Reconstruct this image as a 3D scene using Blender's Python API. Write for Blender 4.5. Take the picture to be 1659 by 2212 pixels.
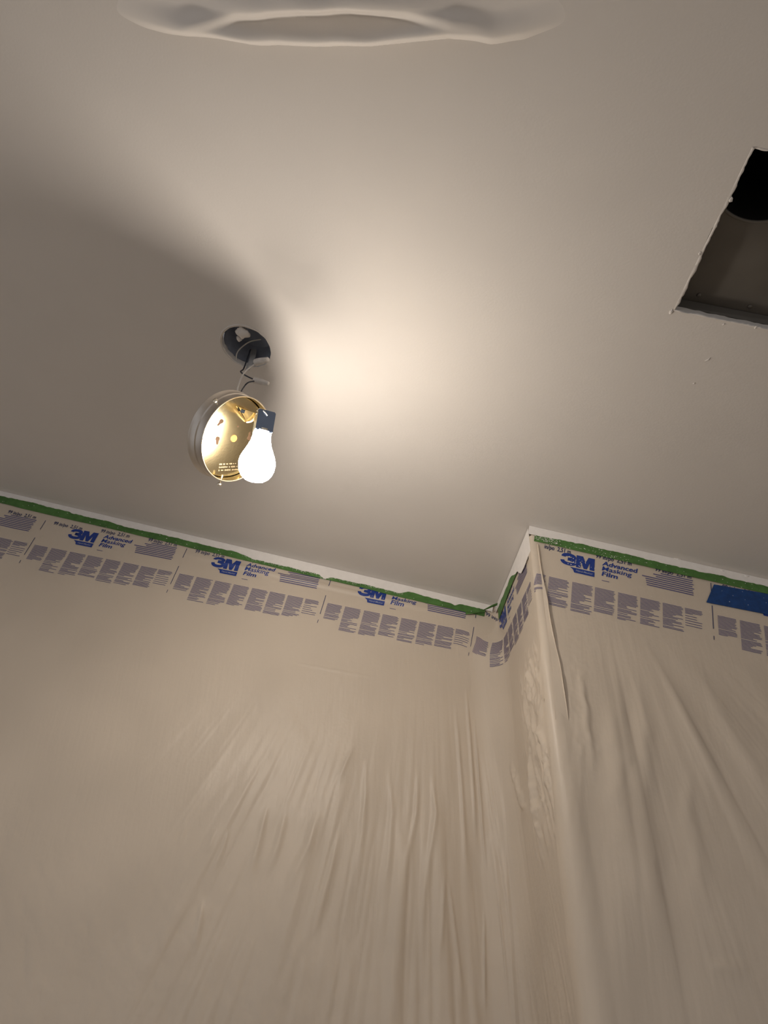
import bpy, bmesh, math, random
import numpy as np
from mathutils import Vector, Matrix

# ------------------------------------------------------------------ camera, light, exposure
sc = bpy.context.scene
for o in list(bpy.data.objects):
    bpy.data.objects.remove(o)
COL = sc.collection
CAM = np.array([0.0, 0.0, 1.45])
RIGHT = np.array([0.99640016, -0.08209294, 0.02115343])
DOWN = np.array([0.06599206, 0.59447361, -0.80140263])
FWD = np.array([0.05321434, 0.79991367, 0.59775108])
FPX, IW, IH = 1600.0, 1659.0, 2212.0
cd = bpy.data.cameras.new('camera')
cd.sensor_fit = 'HORIZONTAL'
cd.sensor_width = 36.0
cd.lens = FPX / IW * 36.0
cd.clip_start = 0.01
cam = bpy.data.objects.new('camera', cd)
COL.objects.link(cam)
cam.matrix_world = Matrix(((RIGHT[0], -DOWN[0], -FWD[0], CAM[0]),
                           (RIGHT[1], -DOWN[1], -FWD[1], CAM[1]),
                           (RIGHT[2], -DOWN[2], -FWD[2], CAM[2]),
                           (0, 0, 0, 1)))
sc.camera = cam
w = bpy.data.worlds.new('world')
sc.world = w
w.use_nodes = True
w.node_tree.nodes['Background'].inputs[0].default_value = (0.98, 0.97, 1.0, 1)
w.node_tree.nodes['Background'].inputs[1].default_value = 0.46
BULB_STRENGTH = 184.0         # the bare bulb is the only lamp in view
BULB_COLOR = (1.0, 0.89, 0.77, 1)
sc.view_settings.view_transform = 'Standard'
sc.view_settings.look = 'None'
sc.view_settings.gamma = 1.0
sc.view_settings.use_curve_mapping = False
sc.view_settings.exposure = 0.0
try:
    sc.cycles.max_bounces = 6
    sc.cycles.diffuse_bounces = 5
    sc.cycles.glossy_bounces = 3
    sc.cycles.transparent_max_bounces = 4
    sc.cycles.use_adaptive_sampling = True
    sc.cycles.adaptive_threshold = 0.07
    sc.cycles.adaptive_min_samples = 16
    sc.cycles.sample_clamp_indirect = 3.0
    sc.cycles.use_denoising = True
except Exception:
    pass

# ------------------------------------------------------------------ frames of the room
SL = math.radians(11.244)                       # the ceiling falls to the right
NV = np.array([math.sin(SL), 0, math.cos(SL)])  # ceiling normal (up)
LV = np.array([math.cos(SL), 0, -math.sin(SL)]) # along the ceiling edge of the far wall
YV = np.array([0, 1.0, 0])
HN = 1.10                                       # ceiling plane above the lens
YA, YB, XR = 1.797, 1.408, 0.447                # far wall, jog wall, return wall
X0, X1, Y0 = -3.00, 2.60, -1.6                  # left, right, rear walls


def C(l, y, n):
    """point at l along the ceiling edge, y into the room, n along the ceiling normal"""
    return CAM + LV * l + YV * y + NV * n


def ceil_z(x):
    return CAM[2] + (HN - NV[0] * x) / NV[2]


def look(px, py):
    return RIGHT * (px - IW / 2) / FPX + DOWN * (py - IH / 2) / FPX + FWD


def on_y(px, py, Y):
    d = look(px, py)
    return CAM + d * (Y - CAM[1]) / d[1]


def on_x(px, py, X):
    d = look(px, py)
    return CAM + d * (X - CAM[0]) / d[0]


# ------------------------------------------------------------------ helpers
def obj(name, me, mat=None, parent=None, smooth=False):
    o = bpy.data.objects.new(name, me)
    COL.objects.link(o)
    if mat is not None:
        me.materials.clear()
        me.materials.append(mat)
    if smooth:
        me.polygons.foreach_set('use_smooth', [True] * len(me.polygons))
    if parent is not None:
        o.parent = parent
        o.matrix_parent_inverse = Matrix.Translation(-Vector(parent.location))
    return o


def mesh(verts, faces, name='m'):
    me = bpy.data.meshes.new(name)
    me.from_pydata([tuple(map(float, v)) for v in verts], [], faces)
    me.update()
    return me


def from_bm(bm, name='m', normals=True):
    me = bpy.data.meshes.new(name)
    if normals:
        bmesh.ops.recalc_face_normals(bm, faces=bm.faces)
    bm.to_mesh(me)
    bm.free()
    return me


def thing(name, label, cat, loc, group=None):
    o = bpy.data.objects.new(name, None)
    o.empty_display_size = 0.05
    COL.objects.link(o)
    o.location = tuple(map(float, loc))
    o['label'] = label
    o['category'] = cat
    if group:
        o['group'] = group
    return o


def tag(o, label, cat, group=None):
    o['label'] = label
    o['category'] = cat
    if group:
        o['group'] = group
    return o


def struct(o):
    o['kind'] = 'structure'
    return o


def prism(poly, off):
    """solid from a planar polygon (list of points) pushed along off"""
    n = len(poly)
    off = np.array(off)
    v = [np.array(p) for p in poly] + [np.array(p) + off for p in poly]
    f = [tuple(range(n)), tuple(range(2 * n - 1, n - 1, -1))]
    for i in range(n):
        j = (i + 1) % n
        f.append((i, i + n, j + n, j))
    me = mesh(v, f)
    bm = bmesh.new()
    bm.from_mesh(me)
    bpy.data.meshes.remove(me)
    return from_bm(bm)


def box_mesh(c, ax, ay, az, hx, hy, hz, bevel=0.0):
    bm = bmesh.new()
    bmesh.ops.create_cube(bm, size=2.0)
    for v in bm.verts:
        p = np.array(c) + np.array(ax) * v.co.x * hx + np.array(ay) * v.co.y * hy + np.array(az) * v.co.z * hz
        v.co = Vector(p)
    if bevel:
        bmesh.ops.bevel(bm, geom=list(bm.edges), offset=bevel, segments=2, affect='EDGES')
    return from_bm(bm)


def tube_mesh(pts, rad, seg=10, caps=True):
    pts = [np.array(p, float) for p in pts]
    n = len(pts)
    rads = rad if hasattr(rad, '__len__') else [rad] * n
    T = []
    for i in range(n):
        t = pts[min(i + 1, n - 1)] - pts[max(i - 1, 0)]
        T.append(t / (np.linalg.norm(t) + 1e-12))
    a = np.array([0.3, 0.7, 0.2])
    u = np.cross(T[0], a)
    u /= np.linalg.norm(u)
    v, f = [], []
    for i in range(n):
        u = u - T[i] * (u @ T[i])
        u /= np.linalg.norm(u)
        b = np.cross(T[i], u)
        for k in range(seg):
            an = 2 * math.pi * k / seg
            v.append(pts[i] + rads[i] * (u * math.cos(an) + b * math.sin(an)))
    for i in range(n - 1):
        for k in range(seg):
            k2 = (k + 1) % seg
            f.append((i * seg + k, i * seg + k2, (i + 1) * seg + k2, (i + 1) * seg + k))
    if caps:
        f.append(tuple(range(seg - 1, -1, -1)))
        f.append(tuple((n - 1) * seg + k for k in range(seg)))
    return mesh(v, f)


def spline(pts, n=24):
    """Catmull-Rom through points"""
    P = [np.array(p, float) for p in pts]
    P = [2 * P[0] - P[1]] + P + [2 * P[-1] - P[-2]]
    out = []
    m = len(P) - 3
    for i in range(m):
        k = max(2, n // m)
        for j in range(k):
            t = j / k
            a, b, c, d = P[i:i + 4]
            out.append(0.5 * ((2 * b) + (c - a) * t + (2 * a - 5 * b + 4 * c - d) * t * t + (3 * b - a - 3 * c + d) * t ** 3))
    out.append(P[-2])
    return out


def lathe_mesh(profile, c, ax, seg=64, u=None):
    """profile: list of (radius, height along ax)"""
    ax = np.array(ax) / np.linalg.norm(ax)
    if u is None:
        u = np.cross(ax, [0.2, 0.3, 0.9])
    u = u - ax * (u @ ax)
    u = u / np.linalg.norm(u)
    b = np.cross(ax, u)
    v, f, rows = [], [], []
    for (r, h) in profile:
        if r < 1e-6:
            rows.append([len(v)])
            v.append(np.array(c) + ax * h)
        else:
            row = []
            for k in range(seg):
                an = 2 * math.pi * k / seg
                row.append(len(v))
                v.append(np.array(c) + ax * h + r * (u * math.cos(an) + b * math.sin(an)))
            rows.append(row)
    for i in range(len(rows) - 1):
        a, d = rows[i], rows[i + 1]
        for k in range(seg):
            k2 = (k + 1) % seg
            if len(a) == 1 and len(d) == 1:
                continue
            if len(a) == 1:
                f.append((a[0], d[k], d[k2]))
            elif len(d) == 1:
                f.append((a[k], a[k2], d[0]))
            else:
                f.append((a[k], a[k2], d[k2], d[k]))
    me = mesh(v, f)
    bm = bmesh.new()
    bm.from_mesh(me)
    bpy.data.meshes.remove(me)
    return from_bm(bm)


def sharp(o, ang=35):
    me = o.data
    me.polygons.foreach_set('use_smooth', [True] * len(me.polygons))
    try:
        me.set_sharp_from_angle(angle=math.radians(ang))
    except Exception:
        pass
    return o


# value noise -----------------------------------------------------------------
_rng = np.random.default_rng(7)
_TAB = _rng.uniform(-1, 1, (256, 256))


def noise(x, y, ox=0, oy=0):
    x = np.asarray(x, float) + ox + 1000
    y = np.asarray(y, float) + oy + 1000
    xi, yi = np.floor(x).astype(int), np.floor(y).astype(int)
    fx, fy = x - xi, y - yi
    fx = fx * fx * fx * (fx * (fx * 6 - 15) + 10)
    fy = fy * fy * fy * (fy * (fy * 6 - 15) + 10)
    a = _TAB[xi % 256, yi % 256]
    b = _TAB[(xi + 1) % 256, yi % 256]
    c = _TAB[xi % 256, (yi + 1) % 256]
    d = _TAB[(xi + 1) % 256, (yi + 1) % 256]
    return (a * (1 - fx) + b * fx) * (1 - fy) + (c * (1 - fx) + d * fx) * fy


def sstep(a, b, x):
    t = np.clip((np.asarray(x, float) - a) / (b - a), 0, 1)
    return t * t * (3 - 2 * t)


def crease(px, pz, pts, amp, wid, fade=0.05):
    """soft ridge of height amp and half-width wid along a polyline in (a, b)"""
    seg = [math.hypot(x1 - x0, z1 - z0) for (x0, z0), (x1, z1) in zip(pts[:-1], pts[1:])]
    tot = sum(seg)
    best = np.full(np.shape(px), 1e9)
    tg = np.zeros(np.shape(px))
    acc = 0.0
    for ((x0, z0), (x1, z1)), L in zip(zip(pts[:-1], pts[1:]), seg):
        dx, dz = x1 - x0, z1 - z0
        t = np.clip(((px - x0) * dx + (pz - z0) * dz) / (L * L), 0, 1)
        dd = np.hypot(px - x0 - t * dx, pz - z0 - t * dz)
        tg = np.where(dd < best, (acc + t * L) / tot, tg)
        best = np.minimum(best, dd)
        acc += L
    w = wid * (0.45 + 0.75 * tg)
    return amp * np.exp(-(best / w) ** 2) * sstep(0, .35, tg) * (1 - sstep(.60, 1.0, tg))


# ------------------------------------------------------------------ materials
def new_mat(name):
    m = bpy.data.materials.new(name)
    m.use_nodes = True
    nt = m.node_tree
    return m, nt, nt.nodes['Principled BSDF']


def plain(name, col, rough=0.5, metal=0.0, spec=0.5, var=0.0, scale=40.0, bump=0.0, bscale=200.0):
    m, nt, p = new_mat(name)
    p.inputs['Roughness'].default_value = rough
    p.inputs['Metallic'].default_value = metal
    p.inputs['Specular IOR Level'].default_value = spec
    p.inputs['Base Color'].default_value = (*col, 1)
    tc = nt.nodes.new('ShaderNodeTexCoord')
    if var > 0:
        n = nt.nodes.new('ShaderNodeTexNoise')
        n.inputs['Scale'].default_value = scale
        n.inputs['Detail'].default_value = 2
        r = nt.nodes.new('ShaderNodeValToRGB')
        r.color_ramp.elements[0].position = 0.3
        r.color_ramp.elements[1].position = 0.7
        r.color_ramp.elements[0].color = (*[c * (1 - var) for c in col], 1)
        r.color_ramp.elements[1].color = (*[min(1, c * (1 + var)) for c in col], 1)
        nt.links.new(tc.outputs['Object'], n.inputs['Vector'])
        nt.links.new(n.outputs['Fac'], r.inputs['Fac'])
        nt.links.new(r.outputs['Color'], p.inputs['Base Color'])
    if bump > 0:
        n2 = nt.nodes.new('ShaderNodeTexNoise')
        n2.inputs['Scale'].default_value = bscale
        n2.inputs['Detail'].default_value = 1
        b = nt.nodes.new('ShaderNodeBump')
        b.inputs['Strength'].default_value = bump
        b.inputs['Distance'].default_value = 0.002
        nt.links.new(tc.outputs['Object'], n2.inputs['Vector'])
        nt.links.new(n2.outputs['Fac'], b.inputs['Height'])
        nt.links.new(b.outputs['Normal'], p.inputs['Normal'])
    return m


M_CEIL = plain('ceiling_paint', (0.68, 0.65, 0.62), 0.75, spec=0.25, var=0.015, scale=6, bump=0.10, bscale=240)
M_WALL = plain('wall_paint', (0.74, 0.66, 0.57), 0.7, spec=0.3, var=0.02, scale=8)
M_WHITE = plain('fresh_white_paint', (0.86, 0.83, 0.80), 0.6, spec=0.35, var=0.03, scale=60, bump=0.3, bscale=120)
M_PLASTER = plain('plaster', (0.72, 0.69, 0.66), 0.85, spec=0.2, var=0.06, scale=90, bump=0.6, bscale=160)
M_FLOOR = plain('drop_cloth', (0.62, 0.55, 0.46), 0.85, spec=0.2, var=0.06, scale=12)
M_GREEN = plain('green_tape', (0.075, 0.185, 0.045), 0.55, spec=0.4, var=0.22, scale=45, bump=0.25, bscale=300)
M_BLUE = plain('blue_tape', (0.012, 0.055, 0.20), 0.55, spec=0.35, var=0.18, scale=70, bump=0.3, bscale=220)
M_INK = plain('blue_ink', (0.012, 0.045, 0.27), 0.4)
M_INK2 = plain('dark_ink', (0.025, 0.04, 0.13), 0.4)
M_INK3 = plain('fine_print_ink', (0.11, 0.105, 0.24), 0.4)
M_BANTXT = plain('banner_lettering', (0.33, 0.36, 0.50), 0.4)
M_BRASS = plain('polished_brass', (0.90, 0.76, 0.46), 0.15, metal=1.0, var=0.05, scale=60, bump=0.03, bscale=260)
M_BRASS_OUT = plain('brushed_brass_shell', (0.64, 0.59, 0.53), 0.42, metal=1.0, var=0.08, scale=30)
M_STEEL = plain('socket_steel', (0.26, 0.33, 0.47), 0.22, metal=1.0, var=0.06, scale=50)
M_SCREW = plain('screw_nickel', (0.80, 0.74, 0.62), 0.25, metal=1.0)
M_HOLE = plain('dark_slot', (0.020, 0.011, 0.006), 0.8, spec=0.1)
M_SLOT = plain('punched_black', (0.004, 0.006, 0.010), 0.85, spec=0.05)
M_KNOCK = plain('dull_brass', (0.11, 0.048, 0.010), 0.6, metal=0.0, spec=0.2)
M_EMB = plain('embossed_brass', (0.95, 0.82, 0.60), 0.3, metal=1.0)
M_GALV = plain('galvanised_steel', (0.15, 0.14, 0.125), 0.55, metal=0.6, var=0.16, scale=9)
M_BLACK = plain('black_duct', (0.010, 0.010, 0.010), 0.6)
M_BOX = plain('box_plastic', (0.26, 0.29, 0.36), 0.5, var=0.2, scale=30)
M_WWIRE = plain('white_insulation', (0.68, 0.66, 0.62), 0.45)
M_BWIRE = plain('black_insulation', (0.035, 0.04, 0.055), 0.45)
M_NUT = plain('wire_nut_plastic', (0.58, 0.55, 0.52), 0.4, var=0.1, scale=80)
M_SHEATH = plain('cable_sheath', (0.42, 0.42, 0.42), 0.5, var=0.1, scale=50)

# plastic film: a milky skin, part see-through, part scattering
def film_mat(name, col, rough):
    m, nt, p = new_mat(name)
    p.inputs['Roughness'].default_value = rough
    p.inputs['Specular IOR Level'].default_value = 0.45
    tc = nt.nodes.new('ShaderNodeTexCoord')
    n = nt.nodes.new('ShaderNodeTexNoise')
    n.inputs['Scale'].default_value = 5.0
    n.inputs['Detail'].default_value = 1
    r = nt.nodes.new('ShaderNodeValToRGB')
    r.color_ramp.elements[0].position = 0.3
    r.color_ramp.elements[1].position = 0.7
    r.color_ramp.elements[0].color = (*[c * 0.96 for c in col], 1)
    r.color_ramp.elements[1].color = (*[c * 1.04 for c in col], 1)
    nt.links.new(tc.outputs['Object'], n.inputs['Vector'])
    nt.links.new(n.outputs['Fac'], r.inputs['Fac'])
    nt.links.new(r.outputs['Color'], p.inputs['Base Color'])
    n2 = nt.nodes.new('ShaderNodeTexNoise')       # fine crinkle of thin plastic
    n2.inputs['Scale'].default_value = 130.0
    n2.inputs['Detail'].default_value = 1
    b = nt.nodes.new('ShaderNodeBump')
    b.inputs['Strength'].default_value = 0.10
    b.inputs['Distance'].default_value = 0.002
    nt.links.new(tc.outputs['Object'], n2.inputs['Vector'])
    nt.links.new(n2.outputs['Fac'], b.inputs['Height'])
    nt.links.new(b.outputs['Normal'], p.inputs['Normal'])
    mp = nt.nodes.new('ShaderNodeMapping')        # creases running down the sheet
    mp.inputs['Scale'].default_value = (1.0, 1.0, 0.13)
    n3 = nt.nodes.new('ShaderNodeTexNoise')
    n3.inputs['Scale'].default_value = 75.0
    n3.inputs['Detail'].default_value = 2
    b3 = nt.nodes.new('ShaderNodeBump')
    b3.inputs['Strength'].default_value = 0.22
    b3.inputs['Distance'].default_value = 0.004
    nt.links.new(tc.outputs['Object'], mp.inputs['Vector'])
    nt.links.new(mp.outputs['Vector'], n3.inputs['Vector'])
    nt.links.new(n3.outputs['Fac'], b3.inputs['Height'])
    nt.links.new(b.outputs['Normal'], b3.inputs['Normal'])
    nt.links.new(b3.outputs['Normal'], p.inputs['Normal'])
    tr = nt.nodes.new('ShaderNodeBsdfTranslucent')
    tr.inputs['Color'].default_value = (*col, 1)
    tp = nt.nodes.new('ShaderNodeBsdfTransparent')
    m1 = nt.nodes.new('ShaderNodeMixShader')
    m1.inputs[0].default_value = 0.15
    m2 = nt.nodes.new('ShaderNodeMixShader')
    m2.inputs[0].default_value = 0.06
    out = nt.nodes['Material Output']
    nt.links.new(p.outputs[0], m1.inputs[1])
    nt.links.new(tr.outputs[0], m1.inputs[2])
    nt.links.new(m1.outputs[0], m2.inputs[1])
    nt.links.new(tp.outputs[0], m2.inputs[2])
    nt.links.new(m2.outputs[0], out.inputs['Surface'])
    return m


M_FILM = film_mat('masking_film', (0.76, 0.668, 0.556), 0.42)
M_SHEET = plain('ceiling_sheet', (0.74, 0.71, 0.68), 0.6, spec=0.3, var=0.015, scale=6)

m, nt, p = new_mat('lit_bulb_glass')
p.inputs['Base Color'].default_value = (0.9, 0.9, 0.88, 1)
p.inputs['Roughness'].default_value = 0.3
p.inputs['Emission Color'].default_value = BULB_COLOR
p.inputs['Emission Strength'].default_value = BULB_STRENGTH
M_BULB = m

# ------------------------------------------------------------------ structure
T = 0.10
zc = ceil_z


def wall_prism(xa, xb, y, dy):
    return prism([(xa, y, 0), (xb, y, 0), (xb, y, zc(xb) + 0.03), (xa, y, zc(xa) + 0.03)], (0, dy, 0))


wall_far = struct(obj('wall_far', wall_prism(X0 - T, XR + 0.02, YA, T), M_WALL))
wall_return = struct(obj('wall_return', prism([(XR, YB, 0), (XR + T, YB, 0), (XR + T, YB, zc(XR + T) + .03), (XR, YB, zc(XR) + .03)], (0, YA + T - YB, 0)), M_WALL))
wall_jog = struct(obj('wall_jog', wall_prism(XR + T, X1 + T, YB, T), M_WALL))
YS = 0.15                     # walls left out behind the camera and to its left to admit added world fill
wall_right = struct(obj('wall_right', prism([(X1, YS, 0), (X1 + T, YS, 0), (X1 + T, YS, zc(X1 + T) + .03), (X1, YS, zc(X1) + .03)], (0, YB - YS, 0)), M_WALL))
floor = struct(obj('floor', prism([(-5, -5, -0.05), (4, -5, -0.05), (4, YA + T, -0.05), (-5, YA + T, -0.05)], (0, 0, 0.05)), M_FLOOR))

# ceiling slab with two cut openings ------------------------------------------------
TH = 0.013
HC = (-0.444, 1.031)            # lamp opening centre (l, y)
HR = 0.052
DUCT = (0.316, 0.600, 0.473, 0.748)
rnd = random.Random(3)


def circle_loop():
    pts = []
    n = 56
    for k in range(n):
        a = 2 * math.pi * k / n
        r = HR * (1 + 0.025 * float(noise(k * 0.6, 3.3)) + 0.012 * rnd.uniform(-1, 1))
        pts.append((HC[0] + r * math.cos(a), HC[1] + r * math.sin(a)))
    return pts


def duct_loop():
    l0, l1, y0, y1 = DUCT
    pts = []
    side = [((l0, y0), (l1, y0)), ((l1, y0), (l1, y1)), ((l1, y1), (l0, y1)), ((l0, y1), (l0, y0))]
    for si, (a, b) in enumerate(side):
        n = 40
        for k in range(n):
            t = k / n
            j = 0.0016 * float(noise(k * 0.45, si * 9.1)) + 0.0008 * rnd.uniform(-1, 1)
            if 0.42 < t < 0.56 and si == 3:
                j -= 0.0022
            nx, ny = -(b[1] - a[1]), (b[0] - a[0])
            q = math.hypot(nx, ny)
            pts.append((a[0] + (b[0] - a[0]) * t + nx / q * j, a[1] + (b[1] - a[1]) * t + ny / q * j))
    return pts


LOOPS = [circle_loop(), duct_loop()]
la, lb, ya, yb = -3.42, 2.62, Y0 - T, YA + T
GL = [la, -.544, -.344, .286, .630, lb]
GY = [ya, .443, .778, .931, 1.131, yb]
cv_, cf_ = [], []


def quad2(pts, h):
    i = len(cv_)
    cv_.extend([(a, b, h) for a, b in pts])
    cf_.append((i, i + 1, i + 2, i + 3))


for h in (0.0, TH):
    for i in range(5):
        for j in range(5):
            if (i, j) in ((1, 3), (3, 1)):
                lp = LOOPS[0] if (i, j) == (1, 3) else LOOPS[1]
                ca, cb = (GL[i] + GL[i + 1]) / 2, (GY[j] + GY[j + 1]) / 2
                ha, hb = (GL[i + 1] - GL[i]) / 2, (GY[j + 1] - GY[j]) / 2
                out = []
                for (a, b) in lp:
                    k = max(abs(a - ca) / ha, abs(b - cb) / hb)
                    out.append((ca + (a - ca) / k, cb + (b - cb) / k))
                m_ = len(lp)
                for q_ in range(m_):
                    r_ = (q_ + 1) % m_
                    quad2([lp[q_], lp[r_], out[r_], out[q_]], h)
                    if abs(out[q_][0] - out[r_][0]) > 1e-6 and abs(out[q_][1] - out[r_][1]) > 1e-6:   # corner of the cell
                        cx_ = ca + math.copysign(ha, out[q_][0] + out[r_][0] - 2 * ca)
                        cy_ = cb + math.copysign(hb, out[q_][1] + out[r_][1] - 2 * cb)
                        i0 = len(cv_)
                        cv_.extend([(out[q_][0], out[q_][1], h), (out[r_][0], out[r_][1], h), (cx_, cy_, h)])
                        cf_.append((i0, i0 + 1, i0 + 2))
            else:
                quad2([(GL[i], GY[j]), (GL[i + 1], GY[j]), (GL[i + 1], GY[j + 1]), (GL[i], GY[j + 1])], h)
for lp in LOOPS + [[(la, ya), (lb, ya), (lb, yb), (la, yb)]]:
    for q_ in range(len(lp)):
        (a, b), (c_, d_) = lp[q_], lp[(q_ + 1) % len(lp)]
        i0 = len(cv_)
        cv_.extend([(a, b, 0), (c_, d_, 0), (c_, d_, TH), (a, b, TH)])
        cf_.append((i0, i0 + 1, i0 + 2, i0 + 3))
me = mesh([C(a, b, HN + h) for a, b, h in cv_], cf_)
bm = bmesh.new()
bm.from_mesh(me)
bpy.data.meshes.remove(me)
bmesh.ops.remove_doubles(bm, verts=bm.verts, dist=1e-6)
ceiling = struct(obj('ceiling', from_bm(bm), M_CEIL))

# torn paper and crumbs along the cut openings: parts of the ceiling
def lump(c, r, seed, squash=0.6, mat=M_PLASTER, name='plaster_lump', parent=None):
    bm = bmesh.new()
    bmesh.ops.create_icosphere(bm, subdivisions=3, radius=1.0)
    rg = random.Random(seed)
    o1, o2 = rg.uniform(0, 50), rg.uniform(0, 50)
    for v in bm.verts:
        d = np.array(v.co)
        k = 1 + 0.35 * float(noise(d[0] * 2.2 + d[2], d[1] * 2.2, o1, o2)) + 0.12 * float(noise(d[0] * 7, d[1] * 7 + d[2] * 5, o2, o1))
        q = d * k
        pt = np.array(c) + LV * q[0] * r[0] + YV * q[1] * r[1] + NV * q[2] * r[2]
        v.co = Vector(pt)
    return obj(name, from_bm(bm), mat, parent, smooth=True)


def torn_strip(a, b, inward, wmin, wmax, seed, n=90):
    """ragged paper edge left along one side of the cutout, curling down a little"""
    v, f = [], []
    for k in range(n + 1):
        t = k / n
        l, y = a[0] + (b[0] - a[0]) * t, a[1] + (b[1] - a[1]) * t
        wd = wmin + (wmax - wmin) * (0.5 + 0.5 * float(noise(t * 13, seed))) + 0.0010 * float(noise(t * 60, seed, 4))
        wd = max(wd, .0006)
        dip = .0012 + .0010 * float(noise(t * 17, seed, 9))
        for q, h in ((-.0012, -.0002), (.3, -dip), (1.0, -dip * .4), (1.0, .0012)):
            w_ = q * wd if q > 0 else q
            v.append(C(l + inward[0] * w_, y + inward[1] * w_, HN + h))
    for k in range(n):
        for q in range(3):
            i = 4 * k + q
            f.append((i, i + 1, i + 5, i + 4))
    return mesh(v, f)


obj('torn_paper_edge', torn_strip((DUCT[0], DUCT[2]), (DUCT[0], DUCT[3]), (1, 0), .0012, .0052, 3.3), M_PLASTER, ceiling, smooth=True)
obj('torn_paper_edge', torn_strip((DUCT[0], DUCT[3]), (DUCT[1], DUCT[3]), (0, -1), .0005, .0026, 7.7), M_PLASTER, ceiling, smooth=True)
obj('torn_paper_edge', torn_strip((DUCT[0], DUCT[2]), (DUCT[1], DUCT[2]), (0, 1), .0005, .0026, 9.7), M_PLASTER, ceiling, smooth=True)
for (l, y, sz) in [(0.3205, 0.549, 0.0050), (0.3130, 0.7510, 0.0050), (0.452, 0.7475, 0.004), (0.3140, 0.640, 0.0040)]:
    lump(C(l, y, HN - 0.0006), (sz * 0.5, sz * 0.9, sz * 0.3), int(l * 999 + y * 77), name='torn_board_edge', parent=ceiling)
rim = []
for i, (da, db, rr) in enumerate([(100, 250, 1.06)]):
    pts = []
    for k in range(40):
        a = math.radians(90 + 240 * k / 39)
        pts.append(C(HC[0] + HR * 1.07 * math.cos(a), HC[1] + HR * 1.07 * math.sin(a), HN - 0.0002))
    rd = [0.0016 * (0.35 + 0.65 * abs(math.sin(k * 0.9)) * 0.6 + 0.3) * math.sin(math.pi * (k + .5) / 40) + 0.0004 for k in range(40)]
    obj('filler_ring', tube_mesh(pts, rd, 8), M_CEIL, ceiling, smooth=True)
for (px, py, ln) in [(1522, 780, 0.010), (1496, 829, 0.004), (1560, 702, 0.004)]:
    d = look(px, py)
    P = CAM + d * HN / (d @ NV)
    obj('surface_nick', tube_mesh([P - NV * .0002, P - NV * .0008 + LV * ln * .4 - YV * ln * .5, P - NV * .0002 + LV * ln * .6 - YV * ln], [0.0004, 0.0011, 0.0003], 6), M_PLASTER, ceiling, smooth=True)

# ------------------------------------------------------------------ masking film on the far wall and the return
S_CORNER = 0.0       # path coordinate: s < 0 on the far wall, s > 0 on the return


def film_path_A(s, rad):
    """plan position and normal of the sheet at path coordinate s (0 = inside corner); rad = corner radius"""
    s = np.asarray(s, float)
    rad = np.broadcast_to(rad, s.shape)
    x = np.where(s < 0, XR + s, XR)
    y = np.where(s < 0, YA, YA - s)
    nx = np.where(s < 0, 0.0, -1.0)
    ny = np.where(s < 0, -1.0, 0.0)
    inside = np.abs(s) < rad
    t = np.clip((s / rad + 1) / 2, 0, 1) * math.pi / 2
    cx, cy = XR - rad, YA - rad
    x = np.where(inside, cx + rad * np.sin(t), x)
    y = np.where(inside, cy + rad * np.cos(t), y)
    nx = np.where(inside, -np.sin(t), nx)
    ny = np.where(inside, -np.cos(t), ny)
    return x, y, nx, ny


def depth_below(x, z):
    return (zc(x) - z)


FC = on_y(930, 960, YA)          # fold fan spreads from here
FCs, FCz = FC[0] - XR, FC[2]
CREASE_A = []


def cA(pts, amp, wid):
    q = []
    for (px, py) in pts:
        P = on_y(px, py, YA)
        q.append((P[0] - XR, P[2]))
    CREASE_A.append((q, amp, wid))


cA([(982, 1500), (989, 1600), (997, 1717), (1004, 1850), (1012, 1960)], .0055, .0050)
cA([(1004, 1460), (1013, 1580), (1024, 1740), (1027, 1860)], .0050, .0042)
cA([(1026, 1540), (1036, 1660), (1050, 1830), (1058, 1920)], .0048, .0036)
cA([(960, 1861), (974, 1960), (988, 2072), (1001, 2208)], .0048, .0040)
cA([(960, 1865), (952, 2013), (944, 2100)], .0040, .0040)
cA([(1049, 1950), (1046, 2130), (1044, 2212)], .0050, .0040)
cA([(1088, 1900), (1100, 1990), (1118, 2140), (1125, 2212)], .0045, .0040)
cA([(617, 1430), (700, 1446), (820, 1467)], .0016, .0024)
cA([(765, 1611), (745, 1655), (726, 1701)], .0045, .0060)
cA([(792, 1630), (788, 1720), (778, 1850), (765, 1950)], .0045, .0075)
cA([(840, 1640), (846, 1760), (838, 1860), (812, 1990)], .0040, .0080)
cA([(905, 1640), (898, 1760), (880, 1850), (868, 1960)], .0045, .0070)
cA([(930, 1650), (940, 1760), (925, 1860), (905, 2040)], .0055, .0080)
cA([(580, 1735), (560, 1820), (535, 1910)], .0060, .0085)
cA([(620, 1745), (600, 1830), (575, 1900)], .0055, .0100)
cA([(690, 1745), (665, 1830), (640, 1880), (600, 1975)], .0070, .0110)
cA([(500, 1780), (480, 1840), (455, 1900)], .0045, .0055)
cA([(470, 1790), (455, 1830), (440, 1850)], .0035, .0050)
cA([(405, 1760), (395, 1810), (385, 1850)], .0018, .0060)
cA([(440, 1935), (430, 2010), (415, 2075)], .0060, .0075)
cA([(735, 1790), (715, 1880), (690, 1970), (665, 2060)], .0050, .0095)
CREASE_R = []


def cR(pts, amp, wid):
    q = []
    for (px, py) in pts:
        P = on_x(px, py, XR)
        q.append((YA - P[1], P[2]))
    CREASE_R.append((q, amp, wid))


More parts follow.
